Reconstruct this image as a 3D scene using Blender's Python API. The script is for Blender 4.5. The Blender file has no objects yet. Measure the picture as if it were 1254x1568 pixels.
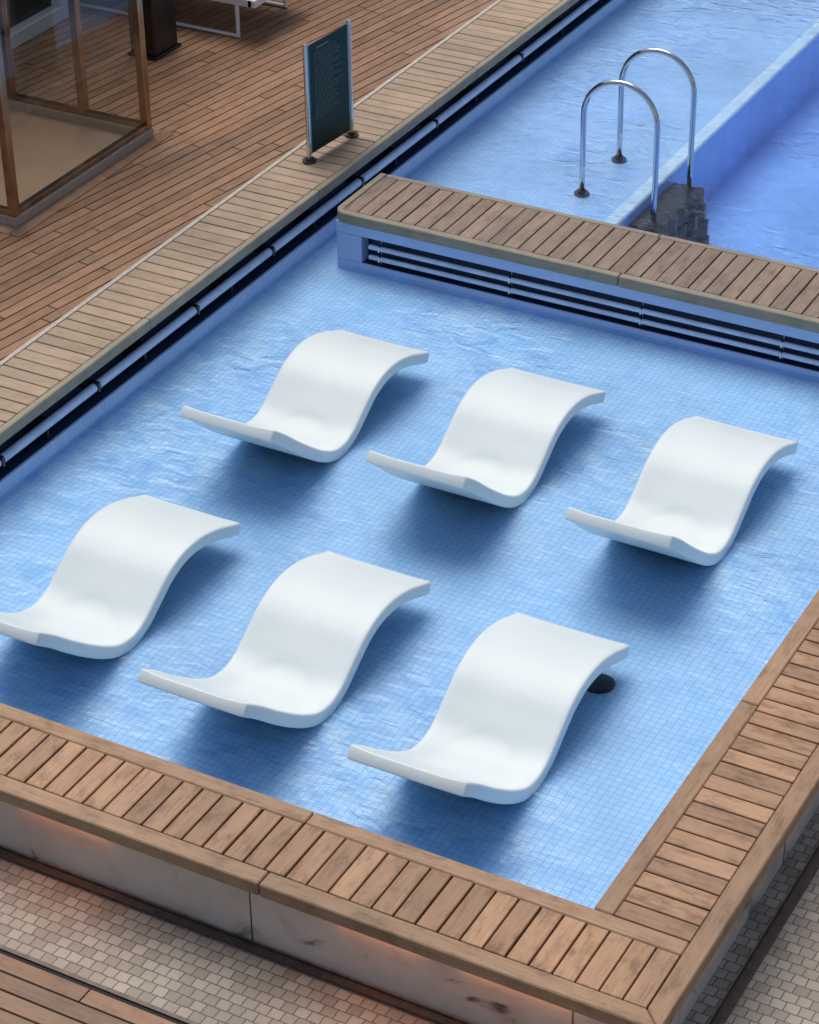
import bpy, bmesh, math, random
from mathutils import Vector, Matrix
random.seed(7)
scene=bpy.context.scene
# ------------------------------------------------------------------ helpers
def link(o,parent=None):
    scene.collection.objects.link(o)
    if parent: o.parent=parent
    return o
def empty(name,loc=(0,0,0)):
    e=bpy.data.objects.new(name,None); e.location=loc; e.empty_display_size=.2
    return link(e)
def box(bm,x0,x1,y0,y1,z0,z1,M=None):
    vs=[Vector((x,y,z)) for z in (z0,z1) for y in (y0,y1) for x in (x0,x1)]
    if M: vs=[M@v for v in vs]
    v=[bm.verts.new(c) for c in vs]
    for f in ((0,2,3,1),(4,5,7,6),(0,1,5,4),(2,6,7,3),(0,4,6,2),(1,3,7,5)):
        bm.faces.new([v[i] for i in f])
def prism(bm,pts,z0,z1):
    a=[bm.verts.new((p[0],p[1],z0)) for p in pts]; b=[bm.verts.new((p[0],p[1],z1)) for p in pts]
    n=len(pts)
    bm.faces.new(a[::-1]); bm.faces.new(b)
    for i in range(n): bm.faces.new((a[i],a[(i+1)%n],b[(i+1)%n],b[i]))
def finish(name,bm,mat,parent=None,bevel=0,seg=1,smooth=False):
    bmesh.ops.recalc_face_normals(bm,faces=bm.faces)
    me=bpy.data.meshes.new(name); bm.to_mesh(me); bm.free()
    if smooth:
        for p in me.polygons: p.use_smooth=True
    if mat: me.materials.append(mat)
    o=bpy.data.objects.new(name,me); link(o,parent)
    if bevel:
        m=o.modifiers.new('bevel','BEVEL'); m.width=bevel; m.segments=seg; m.limit_method='ANGLE'
    return o
def boxes(name,lst,mat,parent=None,bevel=0,M=None):
    bm=bmesh.new()
    for b in lst: box(bm,*b,M=M)
    return finish(name,bm,mat,parent,bevel)
def quads(name,lst,mat,parent=None):
    bm=bmesh.new()
    for q in lst: bm.faces.new([bm.verts.new(c) for c in q])
    return finish(name,bm,mat,parent)
def sheet(name,x0,x1,y0,y1,z,mat,parent=None):
    o=quads(name,[((x0,y0,z),(x1,y0,z),(x1,y1,z),(x0,y1,z))],mat,parent); return o
def tube(bm,pts,r,n=12,cap=True):
    rings=[]; pts=[Vector(p) for p in pts]
    t0=(pts[1]-pts[0]).normalized(); up=Vector((0,0,1)) if abs(t0.z)<.9 else Vector((1,0,0))
    u=t0.cross(up).normalized()
    for i,p in enumerate(pts):
        if i==0:t=pts[1]-p
        elif i==len(pts)-1:t=p-pts[i-1]
        else:t=(pts[i+1]-p).normalized()+(p-pts[i-1]).normalized()
        t.normalize(); u=(u-t*u.dot(t)).normalized(); v=t.cross(u)
        rings.append([bm.verts.new(p+r*(math.cos(2*math.pi*k/n)*u+math.sin(2*math.pi*k/n)*v)) for k in range(n)])
    for a,b in zip(rings,rings[1:]):
        for k in range(n): bm.faces.new((a[k],a[(k+1)%n],b[(k+1)%n],b[k]))
    if cap: bm.faces.new(rings[0][::-1]); bm.faces.new(rings[-1])
def disc(bm,c,r,h,n=24):
    prism(bm,[(c[0]+r*math.cos(2*math.pi*k/n),c[1]+r*math.sin(2*math.pi*k/n)) for k in range(n)],c[2],c[2]+h)
# ------------------------------------------------------------------ materials
class NT:
    def __init__(s,name):
        s.m=bpy.data.materials.new(name); s.m.use_nodes=True; s.t=s.m.node_tree
        s.b=s.t.nodes['Principled BSDF']; s.out=s.t.nodes['Material Output']
    def n(s,ty,**k):
        nd=s.t.nodes.new(ty)
        for a,b in k.items():
            if a.startswith('i_'): nd.inputs[a[2:].replace('_',' ')].default_value=b
            else: setattr(nd,a,b)
        return nd
    def l(s,a,b): s.t.links.new(a,b)
    def ramp(s,src,stops):
        r=s.n('ShaderNodeValToRGB'); e=r.color_ramp.elements
        e[0].position=stops[0][0]; e[0].color=(*stops[0][1],1); e[1].position=stops[-1][0]; e[1].color=(*stops[-1][1],1)
        for p,c in stops[1:-1]:
            x=e.new(p); x.color=(*c,1)
        s.l(src,r.inputs[0]); return r.outputs[0]
    def mix(s,f,a,b,mode='MIX'):
        m=s.n('ShaderNodeMix',data_type='RGBA',blend_type=mode)
        for sock,val in ((m.inputs[0],f),(m.inputs[6],a),(m.inputs[7],b)):
            if hasattr(val,'is_output'): s.l(val,sock)
            elif isinstance(val,(int,float)): sock.default_value=val
            else: sock.default_value=(*val,1)
        return m.outputs[2]
    def noise(s,vec,scale,detail=3,rough=.5):
        n=s.n('ShaderNodeTexNoise',i_Scale=scale,i_Detail=detail,i_Roughness=rough); s.l(vec,n.inputs['Vector']); return n.outputs[0]
    def bump(s,h,strength,dist,normal_to):
        b=s.n('ShaderNodeBump',i_Strength=strength,i_Distance=dist); s.l(h,b.inputs['Height']); s.l(b.outputs[0],normal_to)
def simple(name,col,rough=.5,metal=0,noise=0.0,nscale=20):
    t=NT(name); t.b.inputs['Base Color'].default_value=(*col,1); t.b.inputs['Roughness'].default_value=rough; t.b.inputs['Metallic'].default_value=metal
    if noise:
        tc=t.n('ShaderNodeTexCoord'); n=t.noise(tc.outputs['Object'],nscale,4)
        c=t.ramp(n,[(.3,tuple(x*(1-noise) for x in col)),(.7,tuple(min(1,x*(1+noise)) for x in col))])
        t.l(c,t.b.inputs['Base Color'])
    return t.m
def wood(name,dark,mid,light,axis,rot=0,var=.35,stain=.35,rough=.6,gain=.92):
    dark,mid,light=[tuple(x*gain for x in c) for c in (dark,mid,light)]
    t=NT(name); tc=t.n('ShaderNodeTexCoord'); g=t.n('ShaderNodeNewGeometry')
    mp=t.n('ShaderNodeMapping'); mp.inputs['Rotation'].default_value=(0,0,rot)
    t.l(tc.outputs['Object'],mp.inputs[0])
    add=t.n('ShaderNodeVectorMath',operation='MULTIPLY_ADD'); add.inputs[1].default_value=(37,53,11)
    cx=t.n('ShaderNodeCombineXYZ')
    for i in range(3): t.l(g.outputs['Random Per Island'],cx.inputs[i])
    t.l(cx.outputs[0],add.inputs[0]); t.l(mp.outputs[0],add.inputs[2])
    m2=t.n('ShaderNodeMapping'); m2.inputs['Scale'].default_value=(4,90,90) if axis=='X' else (90,4,90)
    t.l(add.outputs[0],m2.inputs[0])
    gr=t.noise(m2.outputs[0],1,5,.6)
    c=t.ramp(gr,[(.15,dark),(.42,mid),(.85,light)])
    r=t.n('ShaderNodeTexWhiteNoise',noise_dimensions='1D'); t.l(g.outputs['Random Per Island'],r.inputs['W'])
    v=t.ramp(r.outputs[0],[(0,(1-var,1-var*1.05,1-var*1.1)),(.5,(1,)*3),(1,(1+var*.8,1+var*.75,1+var*.7))])
    c=t.mix(1.0,c,v,'MULTIPLY')
    m3=t.n('ShaderNodeMapping'); m3.inputs['Scale'].default_value=(1,2.2,1) if axis=='X' else (2.2,1,1); t.l(add.outputs[0],m3.inputs[0])
    st=t.noise(m3.outputs[0],6,7,.7)
    sc=t.ramp(st,[(.34,(1-stain,1-stain*1.1,1-stain*1.15)),(.50,(1,1,1)),(.8,(1.15,1.16,1.18))])
    c=t.mix(1.0,c,sc,'MULTIPLY')
    big=t.noise(tc.outputs['Object'],.9,3)
    c=t.mix(1.0,c,t.ramp(big,[(.35,(.86,.87,.9)),(.65,(1.1,1.07,1.04))]),'MULTIPLY')
    t.l(c,t.b.inputs['Base Color']); t.b.inputs['Roughness'].default_value=rough
    t.bump(gr,.25,.002,t.b.inputs['Normal'])
    return t.m
def tiles(name,c1,c2,grout,size,plane='XY',mortar=.05,warp=0.0,rough=.25,offset=0,sx=1,cloud=.06,wscale=7.0):
    t=NT(name); tc=t.n('ShaderNodeTexCoord'); vec=tc.outputs['Object']
    if plane!='XY':
        sp=t.n('ShaderNodeSeparateXYZ'); cb=t.n('ShaderNodeCombineXYZ'); t.l(vec,sp.inputs[0])
        t.l(sp.outputs[0 if plane=='XZ' else 1],cb.inputs[0]); t.l(sp.outputs[2],cb.inputs[1]); vec=cb.outputs[0]
    base=vec
    if warp:
        n=t.n('ShaderNodeTexNoise',i_Scale=wscale,i_Detail=2.0); t.l(vec,n.inputs['Vector'])
        ma=t.n('ShaderNodeVectorMath',operation='MULTIPLY_ADD'); ma.inputs[1].default_value=(warp,)*3
        t.l(n.outputs['Color'],ma.inputs[0]); t.l(vec,ma.inputs[2]); vec=ma.outputs[0]
    mp=t.n('ShaderNodeMapping'); mp.inputs['Scale'].default_value=(1/size,1/size,1); mp.inputs['Location'].default_value=(.013,.017,0)
    t.l(vec,mp.inputs[0])
    br=t.n('ShaderNodeTexBrick',offset=offset,squash=1.0,i_Scale=1.0,i_Mortar_Size=mortar,i_Mortar_Smooth=.3,i_Bias=0.0,i_Brick_Width=sx,i_Row_Height=1.0)
    br.inputs['Color1'].default_value=(*c1,1); br.inputs['Color2'].default_value=(*c2,1); br.inputs['Mortar'].default_value=(*grout,1)
    t.l(mp.outputs[0],br.inputs['Vector'])
    c=br.outputs[0]
    cl=t.noise(base,1.3,4)
    c=t.mix(1.0,c,t.ramp(cl,[(.3,(1-cloud,)*3),(.7,(1+cloud,)*3)]),'MULTIPLY')
    t.l(c,t.b.inputs['Base Color']); t.b.inputs['Roughness'].default_value=rough
    return t.m

m_slatY=wood('coping_wood_Y',(.22,.115,.06),(.44,.255,.14),(.54,.345,.205),'Y',var=.24,stain=.42)
m_slatX=wood('coping_wood_X',(.22,.115,.06),(.44,.255,.14),(.54,.345,.205),'X',var=.22,stain=.42)
m_slatXg=wood('coping_wood_grey_X',(.26,.18,.12),(.44,.325,.22),(.54,.42,.30),'X',var=.12,stain=.16)
m_slatYg=wood('coping_wood_grey_Y',(.15,.10,.07),(.28,.20,.14),(.41,.32,.24),'Y',var=.15,stain=.30)
m_edgeX=wood('edge_board_X',(.20,.11,.06),(.39,.24,.135),(.49,.32,.195),'X',var=.1,stain=.34)
m_edgeY=wood('edge_board_Y',(.20,.11,.06),(.39,.24,.135),(.49,.32,.195),'Y',var=.1,stain=.34)
m_edgeXg=wood('edge_board_grey_X',(.20,.17,.11),(.32,.28,.20),(.41,.37,.28),'X',var=.08,stain=.15)
m_edgeYg=wood('edge_board_grey_Y',(.20,.17,.11),(.32,.28,.20),(.41,.37,.28),'Y',var=.08,stain=.15)
m_deck=wood('teak_deck_wood',(.18,.092,.05),(.355,.195,.108),(.45,.275,.165),'Y',rot=math.radians(9),var=.24,stain=.25,rough=.45)
m_deckX=wood('teak_deck_wood_X',(.16,.08,.045),(.31,.17,.092),(.41,.25,.145),'X',var=.2,stain=.25,rough=.5)
m_caulk=simple('black_caulking',(.015,.013,.012),.8)
m_caulkl=simple('light_caulk_strip',(.55,.50,.42),.7,noise=.15)
m_floor=tiles('pool_mosaic_floor',(.42,.68,.91),(.49,.73,.94),(.29,.51,.83),.04,warp=.026,wscale=6,mortar=.06,cloud=.08)
m_wallXZ=tiles('pool_mosaic_wall_xz',(.42,.60,.88),(.46,.64,.9),(.34,.52,.8),.04,'XZ')
m_wallYZ=tiles('pool_mosaic_wall_yz',(.42,.60,.88),(.46,.64,.9),(.34,.52,.8),.04,'YZ')
m_shelf=tiles('pool_mosaic_shelf',(.38,.60,.88),(.44,.65,.91),(.31,.52,.82),.04,warp=.04,cloud=.12)
m_deep=tiles('pool_mosaic_deep',(.25,.47,.88),(.28,.51,.91),(.22,.43,.85),.05,warp=.06,cloud=.12)
m_nose=simple('shelf_nosing',(.58,.78,.92),.4,noise=.1)
m_blue=simple('blue_painted_wall',(.42,.56,.86),.35,noise=.06,nscale=3)
m_bar=simple('gutter_rail_paint',(.55,.68,.93),.35,noise=.12,nscale=9)
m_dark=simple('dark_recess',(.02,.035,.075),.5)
m_steel=simple('polished_steel',(.62,.62,.62),.12,1)
m_dsteel=simple('dark_steel',(.10,.09,.08),.4,.8)
m_black=simple('black_grate',(.02,.02,.022),.5,noise=.4,nscale=60)
m_steps=simple('submerged_step_dark_reflection',(.008,.012,.02),.4,noise=.6,nscale=9)  # near black: dark reflection around the ladder painted into the step colour
m_white=simple('white_painted_metal',(.78,.78,.78),.4)
m_bronze=simple('bronze_frame',(.34,.24,.16),.18,.95,noise=.3,nscale=6)
m_pillar=simple('dark_brown_pillar',(.018,.013,.011),.35,noise=.3)
t=NT('white_polyethylene'); tc=t.n('ShaderNodeTexCoord')
t.b.inputs['Roughness'].default_value=.45
c=t.ramp(t.noise(tc.outputs['Object'],3,4),[(.3,(.74,.825,.81)),(.7,(.79,.865,.85))]); t.l(c,t.b.inputs['Base Color'])
t.bump(t.noise(tc.outputs['Object'],250,2),.08,.001,t.b.inputs['Normal']); m_chair=t.m
# water
t=NT('pool_water_material'); t.t.nodes.remove(t.b)
tc=t.n('ShaderNodeTexCoord')
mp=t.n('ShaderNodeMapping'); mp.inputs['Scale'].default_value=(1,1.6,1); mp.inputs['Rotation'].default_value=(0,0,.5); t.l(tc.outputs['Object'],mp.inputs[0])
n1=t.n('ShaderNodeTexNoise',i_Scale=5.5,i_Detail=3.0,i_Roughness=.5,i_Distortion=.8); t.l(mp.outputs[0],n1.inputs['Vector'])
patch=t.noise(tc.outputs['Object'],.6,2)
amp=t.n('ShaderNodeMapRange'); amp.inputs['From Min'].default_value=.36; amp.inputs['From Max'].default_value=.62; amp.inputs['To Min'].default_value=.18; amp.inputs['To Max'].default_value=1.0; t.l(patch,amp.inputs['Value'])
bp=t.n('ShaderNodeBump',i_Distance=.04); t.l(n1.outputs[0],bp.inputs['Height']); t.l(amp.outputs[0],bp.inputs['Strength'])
tr=t.n('ShaderNodeBsdfTransparent'); gl=t.n('ShaderNodeBsdfGlossy',i_Roughness=.09)
t.l(bp.outputs[0],gl.inputs['Normal'])
rip_light=t.ramp(n1.outputs[0],[(.34,(.72,.82,.95)),(.5,(.89,.95,1.0)),(.62,(1,1,1))])  # light and dark ripple mottling painted into the transparent tint
t.l(t.mix(amp.outputs[0],(.90,.95,1.0),rip_light),tr.inputs[0])
fr=t.n('ShaderNodeFresnel',i_IOR=1.33); t.l(bp.outputs[0],fr.inputs['Normal'])
mx=t.n('ShaderNodeMixShader'); t.l(fr.outputs[0],mx.inputs[0]); t.l(tr.outputs[0],mx.inputs[1]); t.l(gl.outputs[0],mx.inputs[2]); t.l(mx.outputs[0],t.out.inputs[0]); m_water=t.m
# glass
t=NT('clear_glass'); t.t.nodes.remove(t.b)
tr=t.n('ShaderNodeBsdfTransparent'); tr.inputs[0].default_value=(.88,.88,.86,1); gl=t.n('ShaderNodeBsdfGlossy',i_Roughness=.02)
fr=t.n('ShaderNodeFresnel',i_IOR=1.5); mx=t.n('ShaderNodeMixShader'); t.l(fr.outputs[0],mx.inputs[0]); t.l(tr.outputs[0],mx.inputs[1]); t.l(gl.outputs[0],mx.inputs[2]); t.l(mx.outputs[0],t.out.inputs[0]); m_glass=t.m
# stone wall
t=NT('pink_marble'); tc=t.n('ShaderNodeTexCoord')
n=t.noise(tc.outputs['Object'],1.6,5,.6); c=t.ramp(n,[(.3,(.58,.46,.37)),(.5,(.72,.60,.50)),(.75,(.80,.69,.59))])
w=t.n('ShaderNodeTexNoise',i_Scale=2.4,i_Detail=6.0,i_Distortion=2.5); t.l(tc.outputs['Object'],w.inputs['Vector'])
c=t.mix(1.0,c,t.ramp(w.outputs[0],[(.28,(.22,.17,.15)),(.36,(.9,.87,.85)),(.44,(1,1,1))]),'MULTIPLY')
t.l(c,t.b.inputs['Base Color']); t.b.inputs['Roughness'].default_value=.45; m_marble=t.m
m_pave=tiles('beige_paving_tiles',(.31,.26,.205),(.46,.40,.325),(.13,.11,.09),.060,mortar=.06,offset=.5,sx=1.1,rough=.6,cloud=.18,warp=.012,wscale=25)
m_track=simple('steel_drain_track',(.12,.10,.09),.45,.6,noise=.2)
t=NT('warm_led'); t.b.inputs['Emission Color'].default_value=(1,.36,.09,1); t.b.inputs['Emission Strength'].default_value=17.0; t.b.inputs['Base Color'].default_value=(.8,.5,.3,1); m_led=t.m

# ------------------------------------------------------------------ dims
W=4.67; D=5.39; DB=6.06; LO=.50; FO=.54; RO=.545; YE=16.0; TH=.075
XL=-W; ZF=-.43; ZW=-.388; XS=-3.02
# ------------------------------------------------------------------ ground
hx0,hx1,hy0,hy1=XL-.3,.1,.0,YE+.3; B=150; z=-.5
quads('lower_terrace_pavement',[((-B,-B,z),(B,-B,z),(B,hy0,z),(-B,hy0,z)),((-B,hy1,z),(B,hy1,z),(B,B,z),(-B,B,z)),
   ((-B,hy0,z),(hx0,hy0,z),(hx0,hy1,z),(-B,hy1,z)),((hx1,hy0,z),(B,hy0,z),(B,hy1,z),(hx1,hy1,z))],m_pave)
ld=empty('lower_teak_deck')
lst=[];y=-1.035
while y>-1.33:
    x=-9+random.random()
    while x<.2-0:
        L=random.uniform(1.4,2.2); lst.append((x,min(x+L-.006,.2),y-.086,y,-.497,-.468)); x+=L
    y-=.096
boxes('planks',lst,m_deckX,ld,.002)
boxes('caulking',[(-9,.2,-1.34,-1.015,-.499,-.474)],m_caulk,ld)
boxes('edge_band',[(-9,.2,-1.012,-.99,-.499,-.466)],m_track,ld)
sheet('spa_water',-9,.2,-4,-1.345,-.49,simple('teal_water',(.02,.14,.16),.08))
tk=empty('drain_channel')
boxes('front_track',[(-9,.60,-.475,-.435,-.499,-.49),(-9,.60,-.482,-.477,-.499,-.482),(-9,.60,-.433,-.428,-.499,-.482)],m_track,tk)
boxes('side_track',[(.545,.585,-.43,YE,-.499,-.49),(.537,.543,-.43,YE,-.499,-.482),(.587,.593,-.43,YE,-.499,-.482)],m_track,tk)
# ------------------------------------------------------------------ pool plinth walls
wl=empty('pool_outer_wall')
boxes('front_wall',[(-9,.43,-.41,-.021,-.498,-TH-.002)],m_marble,wl)
boxes('side_wall',[(.021,.432,-.02,YE,-.498,-TH-.002)],m_marble,wl)
boxes('panel_joints',[(x,x+.006,-.4125,-.409,-.498,-.08) for x in (-5.1,-3.3,-1.5,.10)]+[(.431,.4345,y,y+.006,-.498,-.08) for y in (1.2,2.6,4.,5.4)],m_track,wl)
led=empty('led_strip_light')
ls_=((-4.9,-3.9),(-2.75,-2.25),(-1.05,-.60),(-.45,.15))
boxes('led_strip',[(a,b,-.430,-.414,-.150,-.145) for a,b in ls_],m_led,led)
boxes('led_housing',[(a-.01,b+.01,-.434,-.411,-.1445,-.128) for a,b in ls_],m_track,led)
# ------------------------------------------------------------------ copings
fc=empty('wooden_coping')
P=.108;G=.010
def slatsX(x0,x1,y0,y1,z1):
    out=[];x=x0
    while x<x1-.01:
        g=random.uniform(.7,1.25)*G
        out.append((x+g/2,min(x+P-g/2,x1),y0,y1,z1-.03,z1+random.uniform(-.0015,.001))); x+=P
    return out
def slatsY(x0,x1,y0,y1,z1):
    out=[];y=y0
    while y<y1-.01:
        g=random.uniform(.7,1.25)*G
        out.append((x0,x1,y+g/2,min(y+P-g/2,y1),z1-.03,z1+random.uniform(-.0015,.001))); y+=P
    return out
XF=-5.17
boxes('front_slats',slatsX(XF,.447,-FO+.098,-.095,-.001),m_slatY,fc,.003)
boxes('front_bed',[(XF,.45,-FO+.05,-.05,-TH,-.022)],m_caulk,fc)
def board_run_x(x0,x1,joints):
    e=[x0]+list(joints)+[x1]; return [(a+.003,b-.003) for a,b in zip(e,e[1:])]
boxes('front_inner_board',[(a,b,-.092,0,-TH,0) for a,b in board_run_x(XF,.450,(-3.4,-1.39))],m_edgeX,fc,.006)
bm=bmesh.new()
runs=board_run_x(XF,RO,(-3.45,-1.36))
for a,b in runs[:-1]: box(bm,a,b,-FO,-FO+.095,-TH,0)
a,b=runs[-1]; prism(bm,[(a,-FO),(RO-.002,-FO),(RO-.097,-FO+.095),(a,-FO+.095)],-TH,0)
finish('front_outer_board',bm,m_edgeX,fc,.006)
boxes('right_slats',slatsY(.095,RO-.098,.003,YE,-.001),m_slatX,fc,.003)
boxes('right_bed',[(.05,RO-.05,.01,YE,-TH,-.022)],m_caulk,fc)
boxes('right_inner_board',[(0,.092,a,b,-TH,0) for a,b in board_run_x(.0,YE,(1.66,3.6,5.6,7.6,9.6))],m_edgeY,fc,.006)
bm=bmesh.new()
runs=board_run_x(-FO,YE,(1.7,3.7,5.7,7.7))
a,b=runs[0]; prism(bm,[(RO,-FO+.002),(RO,b),(RO-.095,b),(RO-.095,-FO+.097)],-TH,0)
for a,b in runs[1:]: box(bm,RO-.095,RO,a,b,-TH,0)
finish('right_outer_board',bm,m_edgeY,fc,.006)
boxes('left_slats',slatsY(XL-LO+.03,XL-.05,-.002,YE,-.001),m_slatXg,fc,.003)
boxes('left_bed',[(XL-LO,XL-.03,.0,YE,-TH,-.022)],m_caulk,fc)
boxes('left_inner_board',[(XL-.047,XL,a,b,-TH,0) for a,b in board_run_x(.0,YE,(1.6,3.57,5.62,7.95,10.2,12.4))],m_edgeYg,fc,.005)
boxes('left_caulk_strip',[(XL-LO-.005,XL-LO+.026,-.5,YE,-.03,.001)],m_caulkl,fc)
# divider
dv=empty('pool_divider')
XD=-4.44
boxes('divider_slats',slatsX(XD+.055,0,D+.06,DB-.05,-.001),m_slatYg,dv,.003)
boxes('divider_bed',[(XD+.03,0,D+.04,DB-.03,-TH,-.022)],m_caulk,dv)
bm=bmesh.new()
js=board_run_x(XD,0,(-2.35,))
for i,(a,b) in enumerate(js):
    if i==0:
        r=.10
        prism(bm,[(a,D+.10)]+[(a+r-r*math.cos(k*math.pi/12),D+r-r*math.sin(k*math.pi/12)) for k in range(1,7)]+[(b,D),(b,D+.056),(a+.056,D+.056),(a+.052,D+.10)],-TH,0)
    else: box(bm,a,b,D,D+.056,-TH,0)
box(bm,XD+.003,XD+.052,D+.103,DB-.003,-TH,0)
for a,b in js: box(bm,a+(.056 if a<-4 else 0),b,DB-.046,DB,-TH,0)
finish('divider_boards',bm,m_edgeXg,dv,.005)
y0=D+.02
boxes('divider_wall',[(XD+.02,0,y0,y0+.10,-.155,-TH-.001),
   (XD+.02,XD+.21,y0,y0+.10,-.352,-.156),
   (XD+.02,0,y0,y0+.10,-1.1,-.353),
   (XD+.02,0,DB-.12,DB-.02,-1.1,-TH-.001),(XD+.02,XD+.12,y0+.101,DB-.121,-1.1,-TH-.001)],m_blue,dv,.003)
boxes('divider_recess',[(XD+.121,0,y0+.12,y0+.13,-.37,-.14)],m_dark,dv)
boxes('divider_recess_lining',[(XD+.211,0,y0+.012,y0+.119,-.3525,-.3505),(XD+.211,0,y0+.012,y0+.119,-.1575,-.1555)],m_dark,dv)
bm=bmesh.new()
for z in (-.218,-.293): tube(bm,[(XD+.27,y0+.008,z),(-.02,y0+.008,z)],.017,12)
finish('divider_rails',bm,m_bar,dv)
boxes('rail_clamps',[(x,x+.014,y0-.013,y0+.029,z-.021,z+.021) for x in (-4.1,-3.13,-2.2,-1.25,-.3) for z in (-.218,-.293)]+[(x+.003,x+.011,y0+.03,y0+.05,-.35,-.16) for x in (-4.1,-3.13,-2.2,-1.25,-.3)],m_steel,dv,.003)
# ------------------------------------------------------------------ pool basin
ZD=-.95
pb=empty('pool_basin')
sheet('shallow_floor',XL,0,0,D+.05,ZF,m_floor,pb)
sheet('shelf_floor',XL,XS,DB-.05,YE,ZF,m_shelf,pb)
sheet('gap_floor',XL,XD+.03,D+.05,DB-.05,ZF,m_shelf,pb)
sheet('deep_floor',XS,0,DB-.05,YE,ZD,m_deep,pb)
boxes('shelf_edge_wall',[(XS-.10,XS,DB-.04,YE,ZD-.1,ZF-.002)],m_deep,pb)
boxes('shelf_nosing',[(XS-.10,XS+.012,DB-.04,YE,ZF-.03,ZF+.008)],m_nose,pb,.01)
ZR=-.305
boxes('left_rim_wall',[(XL-.20,XL,-.02,YE,-1.1,ZR)],m_wallYZ,pb,.004)
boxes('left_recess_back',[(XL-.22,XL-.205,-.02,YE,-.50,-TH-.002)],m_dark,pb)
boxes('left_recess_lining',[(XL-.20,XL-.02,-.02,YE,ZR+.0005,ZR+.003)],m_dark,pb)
bm=bmesh.new()
segs=[(-.0,1.15),(1.17,2.02),(2.06,2.98),(3.02,4.08),(4.12,5.0),(5.04,6.2),(6.24,7.3),(7.34,8.7),(8.74,10.3),(10.34,12),(12.04,15.9)]
for a,b in segs: tube(bm,[(XL-.03,a,-.19),(XL-.03,b,-.19)],.0285,14)
finish('left_gutter_rail',bm,m_bar,pb)
boxes('left_rail_brackets',[(XL-.20,XL-.0,a-.032,a-.010,-.22,-.16) for a,b in segs[1:]]+[(XL-.2,XL-.05,(a+b)/2,(a+b)/2+.015,ZR+.004,-.17) for a,b in segs],m_dsteel,pb)
boxes('front_inner_wall',[(XL-.2,.02,-.02,-.0005,-.6,-TH-.002)],m_wallXZ,pb)
boxes('right_inner_wall',[(0.0005,.019,.001,YE,-1.1,-TH-.002)],m_wallYZ,pb)
boxes('end_wall',[(XL-.2,.02,YE,YE+.5,-1.1,0)],m_wallXZ,pb)
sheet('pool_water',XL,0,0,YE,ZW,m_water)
fd=empty('floor_drain')
dx,dy=-.885,1.985
bm=bmesh.new(); disc(bm,(dx,dy,ZF+.001),.085,.006,32); finish('rim',bm,m_dsteel,fd)
bm=bmesh.new(); disc(bm,(dx,dy,ZF+.007),.074,.004,32); finish('grate_plate',bm,m_black,fd)
bm=bmesh.new()
for k in range(-5,6):
    h=math.sqrt(.07**2-(k*.013)**2); box(bm,dx+k*.013-.002,dx+k*.013+.002,dy-h,dy+h,ZF+.011,ZF+.014)
finish('grate_bars',bm,m_dsteel,fd)
ls=empty('pool_ladder')
bm=bmesh.new()
YL=(7.184,7.822)
for y in YL:
    r=.28;cxm=-3.439+r;pts=[(-3.439,y,ZF),(-3.439,y,-.2),(-3.439,y,.18)]
    for k in range(1,20):
        a=math.pi-k*math.pi/20; pts.append((cxm+r*math.cos(a),y,.19+r*1.0*math.sin(a)))
    pts+=[(cxm+r,y,.18),(cxm+r,y,-.3),(cxm+r,y,-.9)]
    tube(bm,pts,.0205,14)
finish('handrails',bm,m_steel,ls,smooth=True)
bm=bmesh.new()
for y in YL: disc(bm,(-3.439,y,ZF+.002),.056,.016); disc(bm,(-3.439,y,ZF+.018),.033,.02)
finish('flanges',bm,m_dsteel,ls,.003)
bm=bmesh.new()
for j,(z,x1) in enumerate(((-.52,.25),(-.64,.27),(-.76,.29),(-.88,.31))):
    pts=[];ya,yb=YL[0]-.12-.05*j,YL[1]+.02
    for k in range(14): pts.append((XS+.015,yb-(yb-ya)*k/14))
    for k in range(6): pts.append((XS+.015+(x1-.015)*k/6,ya+.018*math.sin(k*2.3+j)))
    for k in range(14): pts.append((XS+x1+.022*math.sin(k*1.9+j)+.012*math.sin(k*4.1),ya+(yb-ya)*k/14))
    for k in range(6): pts.append((XS+x1-(x1-.015)*k/6,yb+.015*math.sin(k*2.0+j)))
    prism(bm,pts,z-.115,z)
finish('submerged_steps_reflection',bm,m_steps,ls)  # ladder steps with wavy outlines, shaped to imitate a dark rippling reflection
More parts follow.
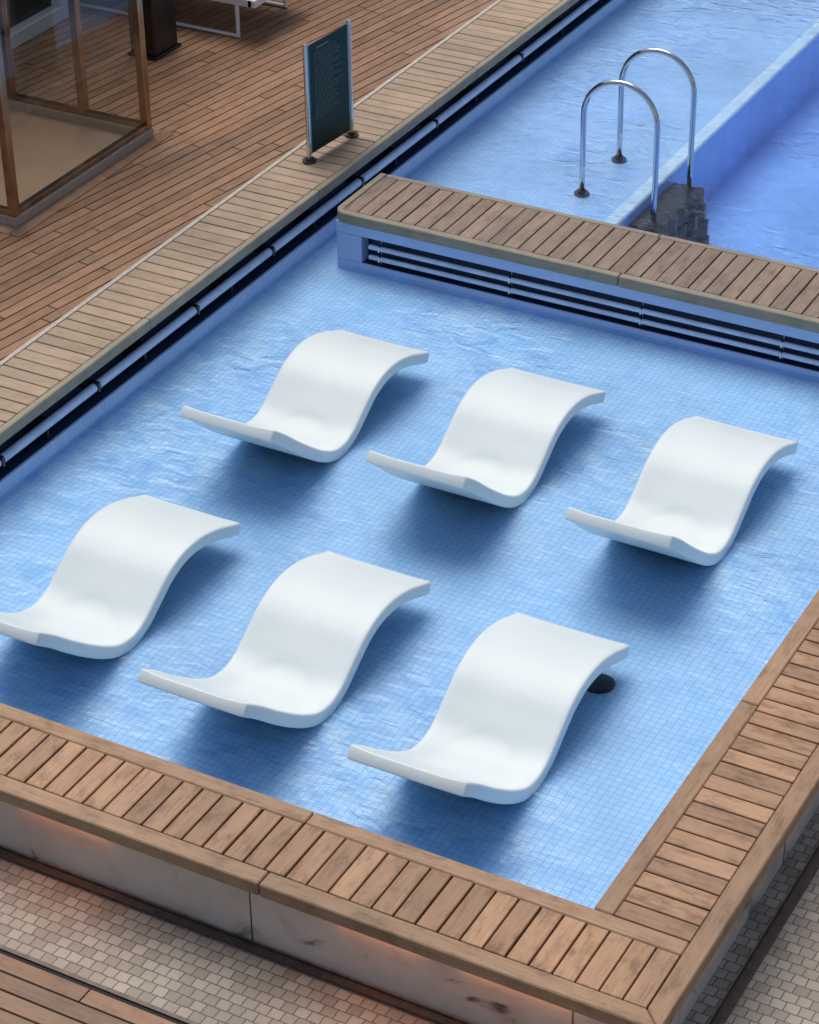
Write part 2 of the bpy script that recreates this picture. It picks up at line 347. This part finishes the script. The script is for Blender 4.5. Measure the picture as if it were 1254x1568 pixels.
# ------------------------------------------------------------------ loungers
def catmull(P,n):
    out=[];P=[Vector(p) for p in P];Q=[2*P[0]-P[1]]+P+[2*P[-1]-P[-2]]
    for i in range(1,len(Q)-2):
        for k in range(n):
            s=k/n;a,b,c,d=Q[i-1:i+3]
            out.append(.5*((2*b)+(c-a)*s+(2*a-5*b+4*c-d)*s*s+(3*b-a-3*c+d)*s**3))
    out.append(P[-1]); return out
under=[(.46,-.062),(.58,-.155),(.72,-.28),(.86,-.395),(1.0,-.495),(1.13,-.56),(1.27,-.579),(1.40,-.545),(1.53,-.465),(1.66,-.385),(1.80,-.345),(1.95,-.35),(2.10,-.39),(2.22,-.44),(2.31,-.475)]
prof=catmull([((a-1.27)*.981,(b+.58)*.981) for a,b in under],6)
def lounger_mesh():
    bm=bmesh.new(); Wd=.648; rings=[]; N=len(prof); M=24
    S=[0]
    for a,b in zip(prof,prof[1:]): S.append(S[-1]+(b-a).length)
    for i,p in enumerate(prof):
        t=(prof[min(i+1,N-1)]-prof[max(i-1,0)]).normalized(); nrm=Vector((-t.y,t.x))
        s=S[i]/S[-1]
        tip=max(0,1-s/.22)
        th=.074-.004*tip
        dish=.012*math.exp(-((s-.42)/.16)**2)+.004+.004*tip
        crown=.022*math.exp(-(s/.07)**2)
        h=Wd/2*(1-.055*tip**1.5); r=.012
        top=[];bot=[]
        for k in range(M+1):
            u=-1+2*k/M; x=u*(h-r); d=dish*min(1,(1-u*u)*1.6)
            rr=((s-.36)/.20)**2+(u/.80)**2
            d+=.005*min(1,max(0,(1.12-rr)/.24)); top.append((x,th-d)); bot.append((x,0))
        pts=top+[(h-r*.3,th-r*.3),(h,th-r),(h,r),(h-r*.3,r*.3)]+bot[::-1]+[(-h+r*.3,r*.3),(-h,r),(-h,th-r),(-h+r*.3,th-r*.3)]
        ring=[]
        for x,o in pts:
            q=p+nrm*o+t*(crown*(x/h)**2)
            ring.append(bm.verts.new((x,q.x,q.y)))
        rings.append(ring)
    n=len(rings[0])
    for a,b in zip(rings,rings[1:]):
        for k in range(n): bm.faces.new((a[k],a[(k+1)%n],b[(k+1)%n],b[k]))
    B0=M+1+4
    for R_ in (rings[0],rings[-1]):
        for k in range(M):
            bm.faces.new((R_[k],R_[k+1],R_[B0+M-k-1],R_[B0+M-k]))
        bm.faces.new([R_[M],R_[M+1],R_[M+2],R_[M+3],R_[M+4],R_[M+5]])
        bm.faces.new([R_[B0+M],R_[B0+M+1],R_[B0+M+2],R_[B0+M+3],R_[B0+M+4],R_[0]])
    bmesh.ops.recalc_face_normals(bm,faces=bm.faces)
    rim=set()
    for R_ in (rings[0],rings[-1]):
        for k in range(n):
            e=bm.edges.get((R_[k],R_[(k+1)%n]))
            if e: rim.add(e)
    bmesh.ops.bevel(bm,geom=list(rim),offset=.007,segments=2,affect='EDGES',profile=.5)
    me=bpy.data.meshes.new('pool_lounge_chair'); bm.to_mesh(me); bm.free()
    for p in me.polygons: p.use_smooth=True
    me.materials.append(m_chair); return me
lm=lounger_mesh()
for x,y in ((-1.110,1.104),(-2.296,1.144),(-3.510,1.163),(-1.086,3.389),(-2.314,3.409),(-3.493,3.350)):
    o=bpy.data.objects.new('pool_lounge_chair',lm); o.location=(x,y,ZF+.001); link(o)
    o.rotation_euler=(0,0,math.radians(random.uniform(-.5,.5)))
    m=o.modifiers.new('es','EDGE_SPLIT'); m.split_angle=math.radians(60)
# ------------------------------------------------------------------ left upper deck
dk=empty('teak_deck')
ang=math.radians(-9)
M=Matrix.Translation((-5.17,4.0,0))@Matrix.Rotation(ang,4,'Z')
bm=bmesh.new(); pw=.088; i=-26
while i*pw<13:
    x=-i*pw; y=-8+random.uniform(0,2)
    while y<14:
        L=random.uniform(1.3,2.3)
        box(bm,x-pw+.011,x-.0,y,y+L-.009,-.025,-.001+random.uniform(-.0008,.0008),M=M); y+=L
    i+=1
def cut(bm,co,no):
    bmesh.ops.bisect_plane(bm,geom=bm.verts[:]+bm.edges[:]+bm.faces[:],plane_co=co,plane_no=no,clear_outer=True)
cut(bm,(XL-LO-.008,0,0),(1,0,0)); cut(bm,(0,-.5,0),(0,-1,0)); cut(bm,(0,YE,0),(0,1,0))
finish('planks',bm,m_deck,dk)
boxes('deck_base',[(-40,XL-LO-.001,-.54,60,-.499,-.012)],m_caulk,dk)
# ------------------------------------------------------------------ glass enclosure
ge=empty('glass_enclosure'); GX0,GX1,GY0,GY1=-8.0,-6.16,4.22,5.85; HT=2.4
boxes('border_planks',[(GX1+.01,GX1+.10,GY0-.10,GY1+.10,-.02,.006),(GX0,GX1+.005,GY0-.10,GY0-.01,-.02,.006),(GX0,GX1+.005,GY1+.01,GY1+.1,-.02,.006)],m_deckX,ge,.002)
boxes('curb',[(GX1-.07,GX1,GY0,GY1,-.01,.07),(GX0,GX1-.071,GY0,GY0+.07,-.01,.07),(GX0,GX1-.071,GY1-.07,GY1,-.01,.07)],simple('stone_curb',(.42,.34,.27),.5,noise=.1),ge,.004)
sheet('inner_floor',GX0,GX1-.07,GY0+.07,GY1-.07,.004,simple('tan_floor',(.31,.215,.145),.5,noise=.08,nscale=4),ge)
fr=[]
for x in (GX1-.065,-6.76,-7.4):
    for y in (GY0+.005,GY1-.065): fr.append((x,x+.06,y,y+.06,.0705,HT))
boxes('posts',fr,m_bronze,ge,.004)
boxes('rails',[(GX1-.06,GX1-.01,GY0+.067,GY1-.067,.071,.11),(GX1-.06,GX1-.01,GY0+.067,GY1-.067,HT-.05,HT),
  (-6.699,-6.227,GY1-.06,GY1-.01,.071,.11),(-7.339,-6.761,GY1-.06,GY1-.01,.071,.11),(-6.699,-6.227,GY0+.01,GY0+.06,.071,.11),(-7.339,-6.761,GY0+.01,GY0+.06,.071,.11),
  (-7.339,-6.227,GY1-.06,GY1-.01,HT-.05,HT),(-7.339,-6.227,GY0+.01,GY0+.06,HT-.05,HT)],m_bronze,ge,.003)
q=[]
a,b,c,d=.11,HT-.05,GY0+.066,GY1-.066
q.append(((GX1-.035,c,a),(GX1-.035,d,a),(GX1-.035,d,b),(GX1-.035,c,b)))
for yy in (GY1-.035,GY0+.035):
    for x0,x1 in ((-6.70,-6.226),(-7.34,-6.76)): q.append(((x0,yy,a),(x1,yy,a),(x1,yy,b),(x0,yy,b)))
quads('glass_panes',q,m_glass,ge)
# ------------------------------------------------------------------ building wall + window
bw=empty('building_facade')
boxes('wall',[(-8.6,-8.15,3.,6.1,0,3.2),(-8.6,-8.15,7.45,14,0,3.2),(-8.6,-8.15,6.1,7.45,2.4,3.2)],simple('brown_cladding',(.10,.065,.045),.5,noise=.2,nscale=3),bw)
boxes('window_frame',[(-8.16,-8.02,6.1,7.45,.0,.12),(-8.16,-8.02,7.35,7.45,.121,2.4),(-8.16,-8.02,6.1,6.2,.121,2.4),(-8.16,-8.02,6.201,7.349,2.3,2.4)],m_white,bw,.006)
boxes('window_glass',[(-8.12,-8.11,6.2,7.35,.12,2.3)],simple('dark_window',(.03,.03,.035),.05),bw)
pl=empty('dark_pillar')
boxes('shaft',[(-7.16,-6.93,7.03,7.34,.02,2.8)],m_pillar,pl,.01)
boxes('base_plate',[(-7.18,-6.91,7.01,7.36,.0,.02)],m_pillar,pl,.004)
# ------------------------------------------------------------------ sunbed
sb=empty('sun_lounger')
bm=bmesh.new()
for y in (7.68,8.38):
    tube(bm,[(-8.4,y,.30),(-8.4,y,.018),(-6.60,y,.018),(-6.60,y,.30)],.018,8)
    box(bm,-8.5,-6.45,y-.03,y+.03,.28,.335)
for x in (-8.5,-6.45): box(bm,x-.03,x+.03,7.65,8.41,.281,.334)
finish('frame',bm,m_white,sb)
bm=bmesh.new(); x=-8.4
while x<-6.5: box(bm,x,x+.07,7.71,8.35,.30,.325); x+=.085
finish('slats',bm,m_white,sb)
boxes('cushion',[(-8.4,-6.52,7.72,8.34,.337,.40)],simple('white_fabric',(.6,.6,.58),.9,noise=.05),sb,.02)
# ------------------------------------------------------------------ sign
sg=empty('pool_rules_sign')
pa=Vector((-4.965,5.99,0)); pc=Vector((-4.92,6.50,0))
bm=bmesh.new()
for p in (pa,pc): tube(bm,[(p.x,p.y,0.0),(p.x,p.y,.86)],.017,12)
finish('posts',bm,m_steel,sg,smooth=False)
bm=bmesh.new()
for p in (pa,pc): disc(bm,(p.x,p.y,.001),.05,.014); disc(bm,(p.x,p.y,.015),.03,.015)
finish('base_flanges',bm,m_dsteel,sg)
d=(pc-pa); a=math.atan2(d.y,d.x); Ms=Matrix.Translation(pa)@Matrix.Rotation(a,4,'Z'); L=d.length
gg=NT('green_tinted_glass'); gg.b.inputs['Base Color'].default_value=(.012,.036,.030,1); gg.b.inputs['Roughness'].default_value=.25; gg.b.inputs['Specular IOR Level'].default_value=.12
boxes('panel',[(.03,L-.03,-.005,.005,.05,.835)],gg.m,sg,.0,M=Ms)
boxes('edge_glass',[(.018,.03,-.007,.007,.05,.84),(L-.03,L-.018,-.007,.007,.05,.84)],simple('teal_glass_edge',(.05,.30,.28),.2),sg,M=Ms)
tx=[];z=.76
for k in range(26):
    x=.09; end=random.uniform(L*.55,L-.09)
    while x<end:
        w=random.uniform(.015,.05); tx.append((x,min(x+w,end),-.0075,-.0055,z,z+.006)); x+=w+.008
    z-=.019
tx.append((.12,.26,-.0075,-.0055,.785,.80))
boxes('text_lines',tx,simple('etched_text',(.10,.16,.14),.6),sg,M=Ms)
# ------------------------------------------------------------------ light
w=bpy.data.worlds.new('World'); scene.world=w; w.use_nodes=True
nt=w.node_tree; sky=nt.nodes.new('ShaderNodeTexSky'); sky.sky_type='NISHITA'; sky.sun_disc=False
el=math.radians(66); az=math.radians(-55)
sky.sun_elevation=el; sky.sun_rotation=az; sky.dust_density=4; sky.air_density=1.0; sky.ozone_density=1
nt.links.new(sky.outputs[0],nt.nodes['Background'].inputs[0]); nt.nodes['Background'].inputs[1].default_value=.115
sd=bpy.data.lights.new('sun','SUN'); sd.energy=1.5; sd.angle=math.radians(45); sd.color=(1,.965,.91)
so=bpy.data.objects.new('sun',sd); link(so)
dirv=Vector((math.sin(az)*math.cos(el),math.cos(az)*math.cos(el),math.sin(el)))
so.rotation_euler=dirv.to_track_quat('Z','Y').to_euler(); so.location=(0,0,20)
# ------------------------------------------------------------------ camera
R=[[0.87737,0.47958,-0.01495],[0.24945,-0.48254,-0.8396],[-0.40987,0.73292,-0.543]]
cd=bpy.data.cameras.new('camera'); cam=bpy.data.objects.new('camera',cd); link(cam)
rx,dn,fw=[Vector(r).normalized() for r in R]
Mc=Matrix((( rx.x,-dn.x,-fw.x,3.1979),(rx.y,-dn.y,-fw.y,-7.277),(rx.z,-dn.z,-fw.z,7.16),(0,0,0,1)))
cam.matrix_world=Mc; cd.sensor_fit='VERTICAL'; cd.sensor_height=24; cd.lens=3751.64/1568*24; cd.clip_end=500
scene.camera=cam
scene.view_settings.view_transform='Standard'
